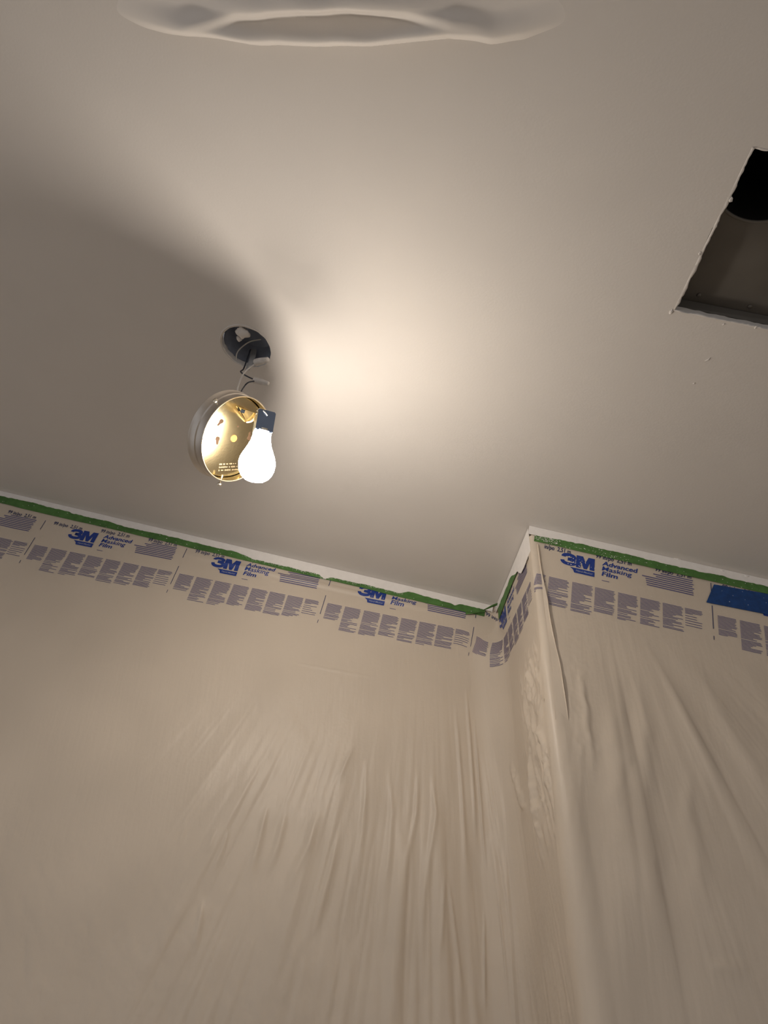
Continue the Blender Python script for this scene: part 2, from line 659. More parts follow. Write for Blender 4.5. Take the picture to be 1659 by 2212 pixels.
cR([(1155, 1560), (1160, 1650), (1168, 1740), (1178, 1840), (1184, 1890)], .012, .012)
cR([(1150, 1420), (1152, 1490), (1158, 1530)], .010, .014)
cR([(1160, 1500), (1178, 1570), (1190, 1625), (1204, 1700), (1222, 1830)], .010, .014)
cR([(1110, 1640), (1128, 1720), (1150, 1775)], .008, .016)
cR([(1190, 1420), (1205, 1500), (1215, 1580), (1228, 1640)], .008, .010)


def disp_A(s, x, z):
    h = depth_below(x, z)
    ds, dz = s - FCs, FCz - z
    r = np.hypot(ds, dz)
    th = np.arctan2(ds, dz)
    amp = sstep(0.30 + 0.10 * sstep(-.2, -.7, s), 0.72, h) * sstep(-1.10, -0.50, s) * 0.95 + 0.10
    amp = np.where(s > 0, amp * 0.30, amp) * sstep(0.10, 0.35, h)
    amp = amp * (1 + 0.7 * sstep(0.75, 1.15, h))
    d = 0.0045 + 0 * s
    f1 = noise(th * 18, r * 1.1, 3, 5)
    f2 = noise(th * 44, r * 2.2, 8, 1)
    f3 = noise(th * 100, r * 4.5, 18, 11)
    d = d + amp * (0.0070 * (f1 * 0.5 + 0.5) + 0.0058 * np.clip(f2, 0, 1) ** 1.2 + 0.0026 * np.abs(f3))
    # slack, crumpled plastic low on the sheet
    low = sstep(0.65, 1.15, h)
    d = d + low * (0.0012 * noise(s * 55 + z * 18, z * 30, 2, 9) + 0.0007 * np.abs(noise(s * 150, z * 110, 5, 2)))
    mid = np.exp(-((s + 0.55) / 0.22) ** 2 - ((h - 0.50) / 0.22) ** 2)
    d = d + mid * 0.0012 * noise((s + z * 0.6) * 26, (z - s) * 9, 4, 4)
    d = d + 0.0010 * noise(s * 4, z * 5, 1, 1)
    for q, a, wd in CREASE_A:
        d = d + np.where(s < 0.02, crease(s, z, q, a, wd), 0)
    if np.any(s > 0):
        wob = 0.006 * noise(s * 30, z * 40, 6, 6) + 0.004 * noise(s * 80, z * 90, 9, 6)
        cr = 0 * s
        for q, a, wd in CREASE_R:
            cr = cr + crease(s + wob, z + wob, q, a, wd)
        crumple = sstep(0.13, 0.24, s) * sstep(0.22, 0.36, h) * (1 - sstep(0.55, 0.75, h))
        rdg = (1 - np.abs(noise(s * 40 + z * 16, z * 9 - s * 8, 7, 3))) ** 3
        rdg2 = (1 - np.abs(noise(s * 75 - z * 20, z * 22 + s * 14, 7, 8))) ** 3
        cr = cr + crumple * (0.0065 * rdg + 0.0038 * rdg2)
        d = d + np.where(s > 0.01, cr, 0)
    # a fold just below the tape where the strip was pulled up
    l = s * math.cos(SL)
    d = d + 0.004 * np.exp(-((h - 0.062 + 0.010 * (s + 0.6)) / 0.008) ** 2) * sstep(-0.95, -0.75, s) * (1 - sstep(-0.30, -0.1, s))
    return np.maximum(d, 0.002)


def S_A(s, z, extra=0.0):
    s = np.asarray(s, float)
    z = np.asarray(z, float)
    xx = np.where(s < 0, XR + s, XR)
    h = depth_below(xx, z)
    rad = 0.012 + 0.085 * sstep(0.05, 0.17, h)
    x, y, nx, ny = film_path_A(s, rad)
    d = disp_A(s, xx, z) + extra
    return np.stack([x + nx * d, y + ny * d, z], -1)


def grid_obj(name, P, mat, parent=None):
    nr, nc = P.shape[:2]
    v = P.reshape(-1, 3)
    idx = np.arange(nr * nc).reshape(nr, nc)
    q = np.stack([idx[:-1, :-1], idx[:-1, 1:], idx[1:, 1:], idx[1:, :-1]], -1).reshape(-1, 4)
    me = bpy.data.meshes.new(name)
    me.vertices.add(len(v))
    me.vertices.foreach_set('co', v.astype(np.float32).ravel())
    me.loops.add(q.size)
    me.loops.foreach_set('vertex_index', q.astype(np.int32).ravel())
    me.polygons.add(len(q))
    me.polygons.foreach_set('loop_start', np.arange(0, q.size, 4, dtype=np.int32))
    me.polygons.foreach_set('loop_total', np.full(len(q), 4, dtype=np.int32))
    me.polygons.foreach_set('use_smooth', np.ones(len(q), dtype=bool))
    me.update(calc_edges=True)
    me.validate()
    return obj(name, me, mat, parent)


def film_rows(hi, lo):
    """distances below the ceiling: fine in view, coarse towards the floor"""
    a = np.arange(0.020, 1.36, 0.0034)
    b = np.linspace(1.37, 1.0 * hi, 40)
    return np.concatenate([a, b])


def build_film_A():
    s = np.concatenate([np.linspace(X0 - XR + 0.02, -1.60, 40)[:-1], np.arange(-1.60, YA - YB - 0.004, 0.0034)])
    xx = np.where(s < 0, XR + s, XR)
    t = np.concatenate([np.arange(0.024, 1.36, 0.0034), np.linspace(1.37, 2.2, 30)])
    top = zc(xx)
    # stretch the lowest rows to the floor
    Tm, Sm = np.meshgrid(t, s, indexing='ij')
    TopM = np.broadcast_to(top, Tm.shape)
    Z = np.where(Tm <= 1.36, TopM - Tm, TopM - 1.36 - (Tm - 1.36) / (2.2 - 1.36) * (TopM - 1.36 - 0.012))
    return S_A(Sm, Z)


filmA = thing('masking_film', 'milky plastic masking film hung across the long far wall into the corner', 'masking film', (XR - 0.9, YA - 0.01, 0.0))
grid_obj('film_sheet', build_film_A(), M_FILM, filmA)

# ------------------------------------------------------------------ masking film on the jog wall
FB = on_y(1275, 1160, YB)
CREASE_B = []


def cB(pts, amp, wid):
    q = []
    for (px, py) in pts:
        P = on_y(px, py, YB)
        q.append((P[0], P[2]))
    CREASE_B.append((q, amp * .7, wid * 1.25))


cB([(1248, 1430), (1256, 1480), (1263, 1540), (1270, 1600), (1278, 1700)], .006, .007)
cB([(1310, 1420), (1330, 1600), (1340, 1750), (1362, 1900), (1385, 2212)], .016, .030)
cB([(1372, 1420), (1388, 1560), (1384, 1680), (1395, 1800), (1440, 2212)], .010, .022)
cB([(1410, 1400), (1465, 1520), (1520, 1660), (1560, 1800)], .006, .018)
cB([(1480, 1400), (1560, 1560), (1640, 1700), (1700, 1830)], .006, .018)
cB([(1570, 1400), (1640, 1500), (1720, 1640)], .005, .016)
cB([(1488, 1640), (1482, 1760), (1500, 1860), (1510, 2000)], .005, .016)
cB([(1515, 2085), (1560, 2090), (1620, 2105)], .004, .010)


def disp_B(x, z):
    h = depth_below(x, z)
    dx, dz = x - FB[0], FB[2] - z
    r = np.hypot(dx, dz)
    th = np.arctan2(dx, dz)
    amp = sstep(0.17, 0.50, h)
    d = 0.0045 + amp * (0.0070 * (noise(th * 8.5, r * 0.9, 13, 2) * .5 + .5) + 0.0030 * np.clip(noise(th * 21, r * 1.9, 3, 12), 0, 1) + 0.0007 * np.abs(noise(th * 60, r * 6, 8, 12)))
    d = d + 0.0010 * noise(x * 5, z * 6, 4, 7)
    wob = amp * (0.004 * noise(x * 26, z * 30, 2, 3))
    for q, a, wd in CREASE_B:
        d = d + crease(x + wob, z, q, a, wd) * amp
    d = d + amp * np.exp(-((x - XR - 0.05) / 0.03) ** 2) * 0.0016 * np.abs(noise(x * 110, z * 90, 1, 9)) * (1 - sstep(0.4, 0.7, h))
    return np.maximum(d, 0.002)


def S_B(x, z, extra=0.0):
    x = np.asarray(x, float)
    z = np.asarray(z, float)
    d = disp_B(x, z) + extra
    # wraps round the outside corner with a soft bend that widens downwards
    h = depth_below(np.maximum(x, XR), z)
    rc = 0.004 + 0.020 * sstep(0.25, 0.9, h)
    t = np.clip((XR + rc - x) / rc, 0, None)            # 0 at bend start, grows round the corner
    ang = np.clip(t, 0, math.pi / 2)
    past = np.maximum(t - math.pi / 2, 0) * rc
    cx, cy = XR + rc - 0.004, YB + rc - 0.002
    rr = rc + d
    bx = cx - rr * np.sin(ang)
    by = cy - rr * np.cos(ang) + past
    X = np.where(t > 0, bx, x)
    Y = np.where(t > 0, by, YB - d)
    blend = np.where(t > 0, 0, sstep(0.0, 0.02, x - XR - rc))
    Y = np.where(t > 0, by, (YB - 0.002 - d) * (1 - blend) + (YB - d) * blend)
    return np.stack([X, Y, z], -1)


def build_film_B():
    x = np.concatenate([np.arange(XR - 0.022, 1.05, 0.0034), np.linspace(1.06, X1 - 0.02, 40)])
    t = np.concatenate([np.arange(0.024, 1.36, 0.0034), np.linspace(1.37, 2.2, 30)])
    top = zc(np.maximum(x, XR))
    Tm, Xm = np.meshgrid(t, x, indexing='ij')
    TopM = np.broadcast_to(top, Tm.shape)
    Z = np.where(Tm <= 1.36, TopM - Tm, TopM - 1.36 - (Tm - 1.36) / (2.2 - 1.36) * (TopM - 1.36 - 0.012))
    return S_B(Xm, Z)


filmB = thing('masking_film', 'milky plastic masking film hung on the nearer wall right of the outside corner', 'masking film', (XR + 0.6, YB - 0.012, 0.0))
grid_obj('film_sheet', build_film_B(), M_FILM, filmB)

# curled cut edge of that film, standing off the outside corner
edge_pts = []
for px, py, off in [(1162, 1176, .006), (1167, 1215, .007), (1173, 1250, .008), (1182, 1290, .010), (1186, 1320, .010), (1194, 1365, .011), (1203, 1405, .011), (1211, 1440, .012), (1217, 1480, .013), (1224, 1525, .013), (1228, 1556, .010)]:
    edge_pts.append(on_y(px, py, YB - off))
sp = spline(edge_pts, 60)
strip, faces = [], []
for i, P in enumerate(sp):
    t = i / (len(sp) - 1)
    rr = (0.0017 + 0.0007 * math.sin(t * 17) + 0.0004 * math.sin(t * 41)) * (1 - 0.45 * t)
    for k in range(9):
        a = math.radians(-30 + 290 * k / 8)
        strip.append(P + np.array([rr * math.cos(a), rr * math.sin(a), 0]))
for i in range(len(sp) - 1):
    for k in range(8):
        a = i * 9 + k
        faces.append((a, a + 1, a + 10, a + 9))
o = obj('curled_edge', mesh(strip, faces), M_FILM, filmB, smooth=True)
# the flat lip between the curl and the sheet
lipv, lipf = [], []
for i, P in enumerate(sp):
    Q = S_B(np.array([XR + 0.006]), np.array([P[2]]), 0.0005)[0]
    for k in range(4):
        lipv.append(P * (1 - k / 3) + Q * (k / 3))
for i in range(len(sp) - 1):
    for k in range(3):
        a = i * 4 + k
        lipf.append((a, a + 1, a + 5, a + 4))
obj('edge_lip', mesh(lipv, lipf), M_FILM, filmB, smooth=True)

# ------------------------------------------------------------------ printing on the films
PERIOD = 0.416
L_CORNER = (XR - CAM[0]) * math.cos(SL) - (zc(XR) - CAM[2]) * math.sin(SL)     # l of the inside corner at the ceiling line


def map_A(u, n, extra):
    """film coordinates (u along the tape from the inside corner, n as height towards the ceiling) -> sheet"""
    u = np.asarray(u, float)
    n = np.asarray(n, float)
    l = u + L_CORNER
    lift = 0.040 * np.clip(l + 0.65, -0.5, 0.80) - 0.030 * sstep(0.14, 0.28, l)
    n = n + lift
    # far wall: (l, n) is a plane; round the corner u runs level along the return
    x = l * LV[0] + n * NV[0]
    z = CAM[2] + l * LV[2] + n * NV[2]
    s1 = x - XR
    zr = CAM[2] + L_CORNER * LV[2] + n * NV[2]
    s = np.where(u < 0, np.minimum(s1, 0.0) if False else s1, u)
    zz = np.where(u < 0, z, zr)
    # join the skewed wall frame to the level return smoothly
    k = sstep(-0.03, 0.03, u)
    s = s1 * (1 - k) + u * k
    zz = z * (1 - k) + zr * k
    return S_A(s, zz, extra)


def map_B(l, n, extra):
    l = np.asarray(l, float)
    n = np.asarray(n, float)
    x = l * LV[0] + n * NV[0]
    z = CAM[2] + l * LV[2] + n * NV[2]
    return S_B(x, z, extra)


def rects_mesh(rects, mapf, u0, extra, segs=6):
    v, f = [], []
    for (a, b, n0, n1) in rects:
        base = len(v)
        for k in range(segs + 1):
            t = a + (b - a) * k / segs
            v.append((u0 + t, n0))
            v.append((u0 + t, n1))
        for k in range(segs):
            i = base + 2 * k
            f.append((i, i + 2, i + 3, i + 1))
    v = np.array(v)
    return mesh(mapf(v[:, 0], v[:, 1], extra), f)


def poly_mesh(polys, mapf, extra, cell=0.010):
    """fill flat polygons, cut them finely enough to follow the sheet, then wrap them on it"""
    bm = bmesh.new()
    for p in polys:
        vs = [bm.verts.new((a, b, 0)) for a, b in p]
        es = [bm.edges.new((vs[i], vs[(i + 1) % len(vs)])) for i in range(len(vs))]
        bmesh.ops.triangle_fill(bm, use_beauty=True, edges=es)
    return wrap(bm, mapf, extra, cell)


def wrap(bm, mapf, extra, cell):
    for _ in range(3):
        long_e = [e for e in bm.edges if e.calc_length() > cell]
        if not long_e:
            break
        bmesh.ops.subdivide_edges(bm, edges=long_e, cuts=1)
        bmesh.ops.triangulate(bm, faces=bm.faces)
    co = np.array([v.co for v in bm.verts])
    P = mapf(co[:, 0], co[:, 1], extra)
    for v, q in zip(bm.verts, P):
        v.co = Vector(q)
    return from_bm(bm, normals=False)


_text_cache = {}


def text_flat(txt, bold):
    key = (txt, bold)
    if key not in _text_cache:
        cu = bpy.data.curves.new('t', 'FONT')
        cu.body = txt
        cu.size = 1.0
        cu.offset = bold
        cu.resolution_u = 3
        to = bpy.data.objects.new('t', cu)
        COL.objects.link(to)
        dg = bpy.context.evaluated_depsgraph_get()
        me = bpy.data.meshes.new_from_object(to.evaluated_get(dg))
        v = np.array([q.co[:2] for q in me.vertices])
        f = [tuple(q.vertices) for q in me.polygons]
        bpy.data.objects.remove(to)
        bpy.data.meshes.remove(me)
        _text_cache[key] = (v, f)
    return _text_cache[key]


def text_mesh(txt, u0, base, width, cap, mapf, extra, bold=0.02, slant=0.0, nclip=None):
    v, f = text_flat(txt, bold)
    v = v.copy()
    x0, x1 = v[:, 0].min(), v[:, 0].max()
    x = (v[:, 0] - x0) / (x1 - x0) * width
    y = v[:, 1] / 0.70 * cap
    x = x + y * slant
    bm = bmesh.new()
    vs = [bm.verts.new((a + u0, b + base, 0)) for a, b in zip(x, y)]
    for q in f:
        try:
            bm.faces.new([vs[i] for i in q])
        except ValueError:
            pass
    return wrap(bm, mapf, extra, 0.012)


def stroke(path, hw):
    P = [np.array(p) for p in path]
    a, b = [], []
    for i in range(len(P)):
        t = P[min(i + 1, len(P) - 1)] - P[max(i - 1, 0)]
        t = t / np.linalg.norm(t)
        n = np.array([-t[1], t[0]])
        a.append(P[i] + n * hw)
        b.append(P[i] - n * hw)
    return [(a[i], a[i + 1], b[i + 1], b[i]) for i in range(len(P) - 1)]


def logo_polys(u, n, wd, ht):
    polys = []
    up_ = [(.10 + .02, .66), (.14, .76), (.24, .84), (.42, .875), (.60, .865), (.74, .81), (.79, .70), (.73, .60), (.58, .535), (.40, .52)]
    lo_ = [(.40, .52), (.62, .50), (.80, .43), (.85, .31), (.78, .20), (.62, .14), (.42, .125), (.22, .165), (.10, .27), (.07, .38)]
    for pth in (up_, lo_):
        sp_ = [tuple(q) for q in spline([(a, b, 0) for a, b in pth], 30)]
        polys += [[tuple(q[:2]) for q in quad] for quad in stroke([(q[0], q[1]) for q in sp_], .125)]
    Mx = [(.93, 0), (.93, 1), (1.33, 1), (1.50, .52), (1.67, 1), (2.06, 1), (2.06, 0), (1.77, 0), (1.77, .58), (1.60, .0), (1.40, .0), (1.22, .58), (1.22, 0)]
    polys.append(Mx)
    return [[(u + a / 2.06 * wd, n + b * ht) for a, b in p] for p in polys]


COLS = [(.011, .054, .9235), (.060, .107, .898), (.1135, .161, .8965), (.1655, .2125, .908), (.218, .264, .9015), (.2685, .315, .9030), (.3190, .366, .9080), (.369, .409, .9235)]
E1 = 0.0009


def print_period(film, mapf, u0, seed, lo, hi, shift=0.0):
    """one repeat of the print; lo/hi limit what falls on this piece of film"""
    rg = random.Random(seed)

    def ok(a, b):
        return u0 + a >= lo and u0 + b <= hi

    for (a, b, bot) in COLS:
        rects = []
        n = .9715
        k = 0
        dbl = a > .36
        brk = rg.choice([8, 9, 10, 11])
        if dbl:
            brk = 4
        while n > bot:
            short = rg.uniform(0.0, 0.12)
            if k > brk and rg.random() < 0.40:
                short = rg.uniform(0.25, 0.65)
            if k == brk:
                short = rg.uniform(0.3, 0.6)
            aa, bb = a, b - (b - a) * short
            if ok(aa, aa + .002):
                bb = min(bb, hi - u0)
                rects.append((aa, bb, n - .0014, n))
            elif u0 + bb > lo + .004 and u0 + aa < lo:
                rects.append((lo - u0, bb, n - .0014, n))
            n -= .0062 if (dbl and k >= brk) else (.0044 if (k > brk and rg.random() < .3) else .0031)
            k += 1
        if rects:
            obj('print_column', rects_mesh(rects, mapf, u0, E1), M_INK3, film)
    # right-hand paragraph
    rects = []
    starts = [.315, .298, .304, .272, .280, .281, .282, .283]
    for k, a in enumerate(starts):
        n = 1.0515 - k * .0056
        if ok(a, a + .01):
            rects.append((a, min(.392 - rg.uniform(0, .004), hi - u0), n - .0026, n))
    if rects:
        obj('print_paragraph', rects_mesh(rects, mapf, u0, E1), M_INK3, film)
    # register marks
    if ok(0.0, 0.001):
        obj('print_mark', rects_mesh([(-.0008, .0008, 1.0235, 1.056), (-.0008, .0008, .934, .9945), (-.0007, .0007, .906, .916)], mapf, u0, E1, 1), M_INK2, film)
    # size text repeats along the upper edge
    for tu, tb in ((.026, 1.0480), (.163, 1.0535), (.302, 1.0545)):
        if ok(tu, tu + .086):
            obj('print_size_text', text_mesh('99 in/po  2,51 m', u0 + tu, tb, .084, .0110, mapf, E1, bold=.018, slant=0.05), M_INK2, film)
        elif u0 + tu < lo < u0 + tu + .05:
            obj('print_size_text', text_mesh('in/po  2,51 m', lo + .006, tb - .001, .062, .0120, mapf, E1, bold=.018, slant=0.05), M_INK2, film)
    if ok(.084, .165):
        lg = obj('print_logo', poly_mesh(logo_polys(u0 + .084, 1.0145, .0775, .0335), mapf, E1), M_INK, film)
        bn = obj('print_banner', poly_mesh([[(u0 + .105, 1.0115), (u0 + .1625, 1.0115), (u0 + .1625, .9985), (u0 + .116, .9985), (u0 + .113, 1.0060)]], mapf, E1), M_INK, lg)
        bn.matrix_parent_inverse = Matrix.Identity(4)
        bn2 = obj('print_banner_text', text_mesh('Hand-Masker', u0 + .1195, 1.0025, .039, .0052, mapf, E1 + .0005, bold=.012, slant=.15), M_BANTXT, lg)
        bn2.matrix_parent_inverse = Matrix.Identity(4)
    if ok(.18, .27):
        for tx, wd, base in (('Advanced', .081, 1.0365), ('Masking', .0685, 1.0220), ('Film', .0365, 1.0075)):
            obj('print_title', text_mesh(tx, u0 + .179, base, wd, .0118, mapf, E1, bold=.012 if tx == 'Masking' else .024, slant=.16), M_INK, film)
        obj('print_dash', rects_mesh([(.180, .197, .9935, .9950)], mapf, u0, E1, 3), M_INK3, film)


for i, bar in enumerate([-1.491, -1.0745, -0.6574, -0.2376, 0.1788, 0.5948]):
    print_period(filmA, map_A, bar - L_CORNER, 10 + (i % 3), -1.5 - 0.232, YA - YB - 0.012)
for i, bar in enumerate([0.2290, 0.6603, 1.0763]):
    print_period(filmB, map_B, bar, 20 + i, XR * math.cos(SL) - math.sin(SL) * 1.0 + 0.022, 1.05)

# ------------------------------------------------------------------ tape
def strip_mesh(mapf, u0, u1, nlo, nhi, off, thick, step=0.004, jag=0.0, jag_lo=0.0, seed=0, flatmap=None):
    us = np.arange(u0, u1 + 1e-6, step)
    a = np.array([nlo(u) if callable(nlo) else nlo for u in us])
    b = np.array([nhi(u) if callable(nhi) else nhi for u in us])
    v, f = [], []
    P = [flatmap(us, a, off), flatmap(us, b, off), flatmap(us, a, off + thick), flatmap(us, b, off + thick)]
    n = len(us)
    v = np.concatenate(P)
    for i in range(n - 1):
        f.append((2 * n + i, 2 * n + i + 1, 3 * n + i + 1, 3 * n + i))
        f.append((i, n + i, n + i + 1, i + 1))
        f.append((i, i + 1, 2 * n + i + 1, 2 * n + i))
        f.append((n + i, 3 * n + i, 3 * n + i + 1, n + i + 1))
    f.append((0, 2 * n, 3 * n, n))
    f.append((n - 1, 2 * n - 1, 4 * n - 1, 3 * n - 1))
    me = mesh(v, f)
    bm = bmesh.new()
    bm.from_mesh(me)
    bpy.data.meshes.remove(me)
    return from_bm(bm)


def flat_A(l, n, off):
    l, n = np.asarray(l, float), np.asarray(n, float)
    x = l * LV[0] + n * NV[0]
    z = CAM[2] + l * LV[2] + n * NV[2]
    return np.stack([x, np.full_like(x, YA) - off, z], -1)


def flat_B(l, n, off):
    l, n = np.asarray(l, float), np.asarray(n, float)
    x = l * LV[0] + n * NV[0]
    z = CAM[2] + l * LV[2] + n * NV[2]
    return np.stack([x, np.full_like(x, YB) - off, z], -1)


def flat_R(s, n, off):
    """on the return: s from the inside corner"""
    s, n = np.asarray(s, float), np.asarray(n, float)
    return np.stack([np.full_like(s, XR) - off, YA - s, zc(XR) - (HN - n) / NV[2]], -1)


LA0 = -2.95
LA1 = 0.205
tapeA = obj('masking_tape', strip_mesh(None, LA0, LA1, lambda u: 1.0600 + .0010 * float(noise(u * 14, 1)), 1.0900, 0.0066, 0.0007, flatmap=flat_A), M_GREEN)
tag(tapeA, 'long green masking tape strip along the top of the far wall film', 'tape')
tapeR = obj('masking_tape', strip_mesh(None, 0.028, 0.262, lambda u: 1.0500 + .012 * float(sstep(0, .2, u)), lambda u: 1.090 - .004 * float(sstep(.15, .26, u)), 0.0066, 0.0007, flatmap=flat_R), M_GREEN)
tag(tapeR, 'short green masking tape strip on the narrow return wall beside the outside corner', 'tape')
LB0 = 0.2455
tapeB = obj('masking_tape', strip_mesh(None, LB0, 1.45, lambda u: 1.0590 + .0010 * float(noise(u * 14, 5)), 1.0880, 0.0070, 0.0007, flatmap=flat_B), M_GREEN)
tag(tapeB, 'green masking tape strip on the nearer wall above the blue tape', 'tape')

# curled loose tape end in the inside corner
fl = spline([C(0.150, YA - .0078, 1.0610), C(0.175, YA - .013, 1.0640), C(0.197, YA - .024, 1.0695), C(0.214, YA - .034, 1.0775), C(0.229, YA - .036, 1.0870)], 28)
fv, ff = [], []
for i, P in enumerate(fl):
    t = i / (len(fl) - 1)
    a = math.radians(10 + 150 * t)
    dr = -NV * math.cos(a) * 1.0 + (-YV) * math.sin(a) * 0.9
    hw = 0.0095 * (1 - 0.3 * t)
    fv += [P - dr * hw * .1, P + dr * hw * .5, P + dr * hw]
for i in range(len(fl) - 1):
    for k in range(2):
        a = i * 3 + k
        ff.append((a, a + 1, a + 4, a + 3))
o = obj('tape_end', mesh(fv, ff), M_GREEN, tapeA, smooth=True)
sm = o.modifiers.new('thick', 'SOLIDIFY')
sm.thickness = 0.0006

# blue tape on the right
bp = [(0.6667, 1.0535), (0.6469, 0.9985), (1.10, 1.0165), (1.10, 1.077)]
us = np.linspace(0, 1, 60)
v, f = [], []
for layer in (0.0, 0.0007):
    for k in us:
        for e in (0, 1):
            if e == 0:
                l = .6469 + (1.10 - .6469) * k
                n = 0.9985 + (1.0125 - .9985) * k
            else:
                l = .6667 + (1.10 - .6667) * k
                n = 1.0525 + (1.076 - 1.0525) * k
            q = map_B(np.array([l]), np.array([min(n, 1.0585)]), 0.0020 + layer)[0]
            v.append(q)
nn = len(us)
for i in range(nn - 1):
    a = 2 * i
    f.append((2 * nn + a, 2 * nn + a + 2, 2 * nn + a + 3, 2 * nn + a + 1))
    f.append((a, a + 1, a + 3, a + 2))
    f.append((a, a + 2, 2 * nn + a + 2, 2 * nn + a))
    f.append((a + 1, 2 * nn + a + 1, 2 * nn + a + 3, a + 3))
f.append((0, 2 * nn, 2 * nn + 1, 1))
f.append((2 * nn - 2, 2 * nn - 1, 4 * nn - 1, 4 * nn - 2))
blue = obj('painters_tape', mesh(v, f), M_BLUE)
tag(blue, 'wide blue painters tape strip over the film at the right edge', 'tape')

# ------------------------------------------------------------------ white paint along the ceiling line, lapping over the tape
def band_lo_A(u):
    n = 1.0795 + .0022 * float(noise(u * 22, 2)) + .0012 * float(noise(u * 75, 6)) + .0006 * float(noise(u * 260, 6))
    n -= .0085 * float(sstep(-.53, -.47, u) * (1 - sstep(-.045, -.02, u)))
    n += .0055 * float(1 - sstep(-1.15, -.80, u))
    n -= .010 * float(np.exp(-((u + .255) / .012) ** 2))
    n -= .007 * float(np.exp(-((u - .118) / .008) ** 2))
    return n


def band_lo_B(u):
    n = 1.0800 + .0020 * float(noise(u * 25, 12)) + .0012 * float(noise(u * 90, 16)) + .0005 * float(noise(u * 260, 16))
    n -= .004 * float(1 - sstep(.25, .30, u))
    return n


def band_lo_R(s):
    n = 1.0835 + .0018 * float(noise(s * 40, 22)) + .0008 * float(noise(s * 150, 26))
    n -= .020 * float(sstep(.19, .25, s)) + .030 * float(sstep(.25, .30, s)) - .004 * float(sstep(.30, .36, s))
    return n


bandA = obj('paint_band', strip_mesh(None, LA0, 0.222, band_lo_A, HN - .0005, 0.0074, 0.0010, step=.0020, flatmap=flat_A), M_WHITE, wall_far)
bandR = obj('paint_band', strip_mesh(None, 0.004, YA - YB - .001, band_lo_R, HN - .0005, 0.0074, 0.0010, step=.0016, flatmap=flat_R), M_WHITE, wall_return)
bandB = obj('paint_band', strip_mesh(None, 0.2300, 2.35, band_lo_B, HN - .0005, 0.0079, 0.0010, step=.0020, flatmap=flat_B), M_WHITE, wall_jog)


for (px, py, sz) in [(1463, 1207, .005), (1612, 1245, .004), (1560, 1233, .003)]:
    lump(on_y(px, py, YB - .0085), (sz * 1.4, sz * .5, sz * .7), px, mat=M_WHITE, name='paint_lump', parent=wall_jog)


def flecks(fn, spots, off, parent, name='paint_flecks'):
    v, f = [], []
    rg = random.Random(len(spots))
    for (u, n, r) in spots:
        base = len(v)
        k = 6
        ang0 = rg.uniform(0, 6.28)
        el = rg.uniform(1.0, 2.0)
        us = [u + r * el * math.cos(ang0 + 2 * math.pi * i / k) * rg.uniform(.6, 1.1) for i in range(k)]
        ns = [n + r * math.sin(ang0 + 2 * math.pi * i / k) * rg.uniform(.6, 1.1) for i in range(k)]
        P = fn(np.array(us), np.array(ns), off)
        v += list(P)
        v.append(fn(np.array([u]), np.array([n]), off + r * .35)[0])
        for i in range(k):
            f.append((base + i, base + (i + 1) % k, base + k))
    o = obj(name, mesh(v, f), M_WHITE, parent)
    o['kind'] = 'stuff'
    return o


rg = random.Random(11)
sp = []
for _ in range(420):                                   # dry-brushed paint on the middle of the long tape
    u = rg.uniform(-.50, -.03)
    t = rg.random() ** 2
    sp.append((u, band_lo_A(u) + .0008 - t * .0075, rg.uniform(.0004, .0011) * (1 - .5 * t)))
for _ in range(40):
    sp.append((rg.uniform(-1.25, .2), rg.uniform(1.061, 1.079), rg.uniform(.0004, .0013)))
flecks(flat_A, sp, .0074, tapeA)
sp = []
for _ in range(160):
    u = rg.uniform(.2465, .30)
    sp.append((u, rg.uniform(1.0640, 1.083), rg.uniform(.0004, .0010)))
for _ in range(70):
    sp.append((rg.uniform(.27, .50), rg.uniform(1.060, 1.077), rg.uniform(.0004, .0011)))
for _ in range(20):
    sp.append((rg.uniform(.50, .85), rg.uniform(1.060, 1.077), rg.uniform(.0004, .0010)))
flecks(flat_B, sp, .0078, tapeB)
sp = []
for _ in range(34):
    sp.append((rg.gauss(.353, .016), rg.gauss(1.025, .008), rg.uniform(.0005, .0012)))
for _ in range(30):
    sp.append((rg.uniform(.27, .75), rg.uniform(.90, 1.05), rg.uniform(.0004, .0008)))
flecks(map_B, sp, .0016, filmB)
sp = []
for _ in range(9):
    sp.append((rg.uniform(.66, .80), rg.uniform(1.01, 1.05), rg.uniform(.0005, .0010)))
flecks(map_B, sp, .0030, blue)

# ------------------------------------------------------------------ lamp fixture hanging by its wires
MJ = np.array([0.35527, -0.55165, 0.75463])
EJ = np.array([0.55722, 0.77316, 0.30287])
NJ = np.array([0.75053, -0.31289, -0.58207])
BC = CAM + np.array([-0.22173, 0.99626, 0.89378])          # middle of the pan's base plate


def J(a, b, h):
    """a along the pan's long image axis, b across it, h out of the base plate (metres)"""
    return BC + MJ * a + EJ * b + NJ * h


fix = thing('ceiling_light_fixture', 'round brass ceiling light pan dangling open from its wires', 'light fixture', BC)
RS = 0.0769
pan = obj('pan', lathe_mesh([(0.0, -.0008), (.0730, -.0008), (.0800, 0.0), (.0807, .0015), (.0800, .0040), (.0788, .0060), (.0785, .0165), (.0770, .0185), (.0767, .0340), (.0772, .0350), (.0767, .0358), (.0758, .0350)], BC, NJ, 96), M_BRASS_OUT, fix)
sharp(pan)
inner = obj('reflector_wall', lathe_mesh([(.0758, .0350), (.0755, .0060), (.0740, .0025), (.0, .0020)], BC, NJ, 96), M_BRASS, fix)
sharp(inner, 50)
rimv = [J(RS * math.cos(t), RS * math.sin(t), .0352) for t in np.linspace(0, 2 * math.pi, 97)]
obj('rim', tube_mesh(rimv, .0010, 8, caps=False), M_EMB, fix, smooth=True)
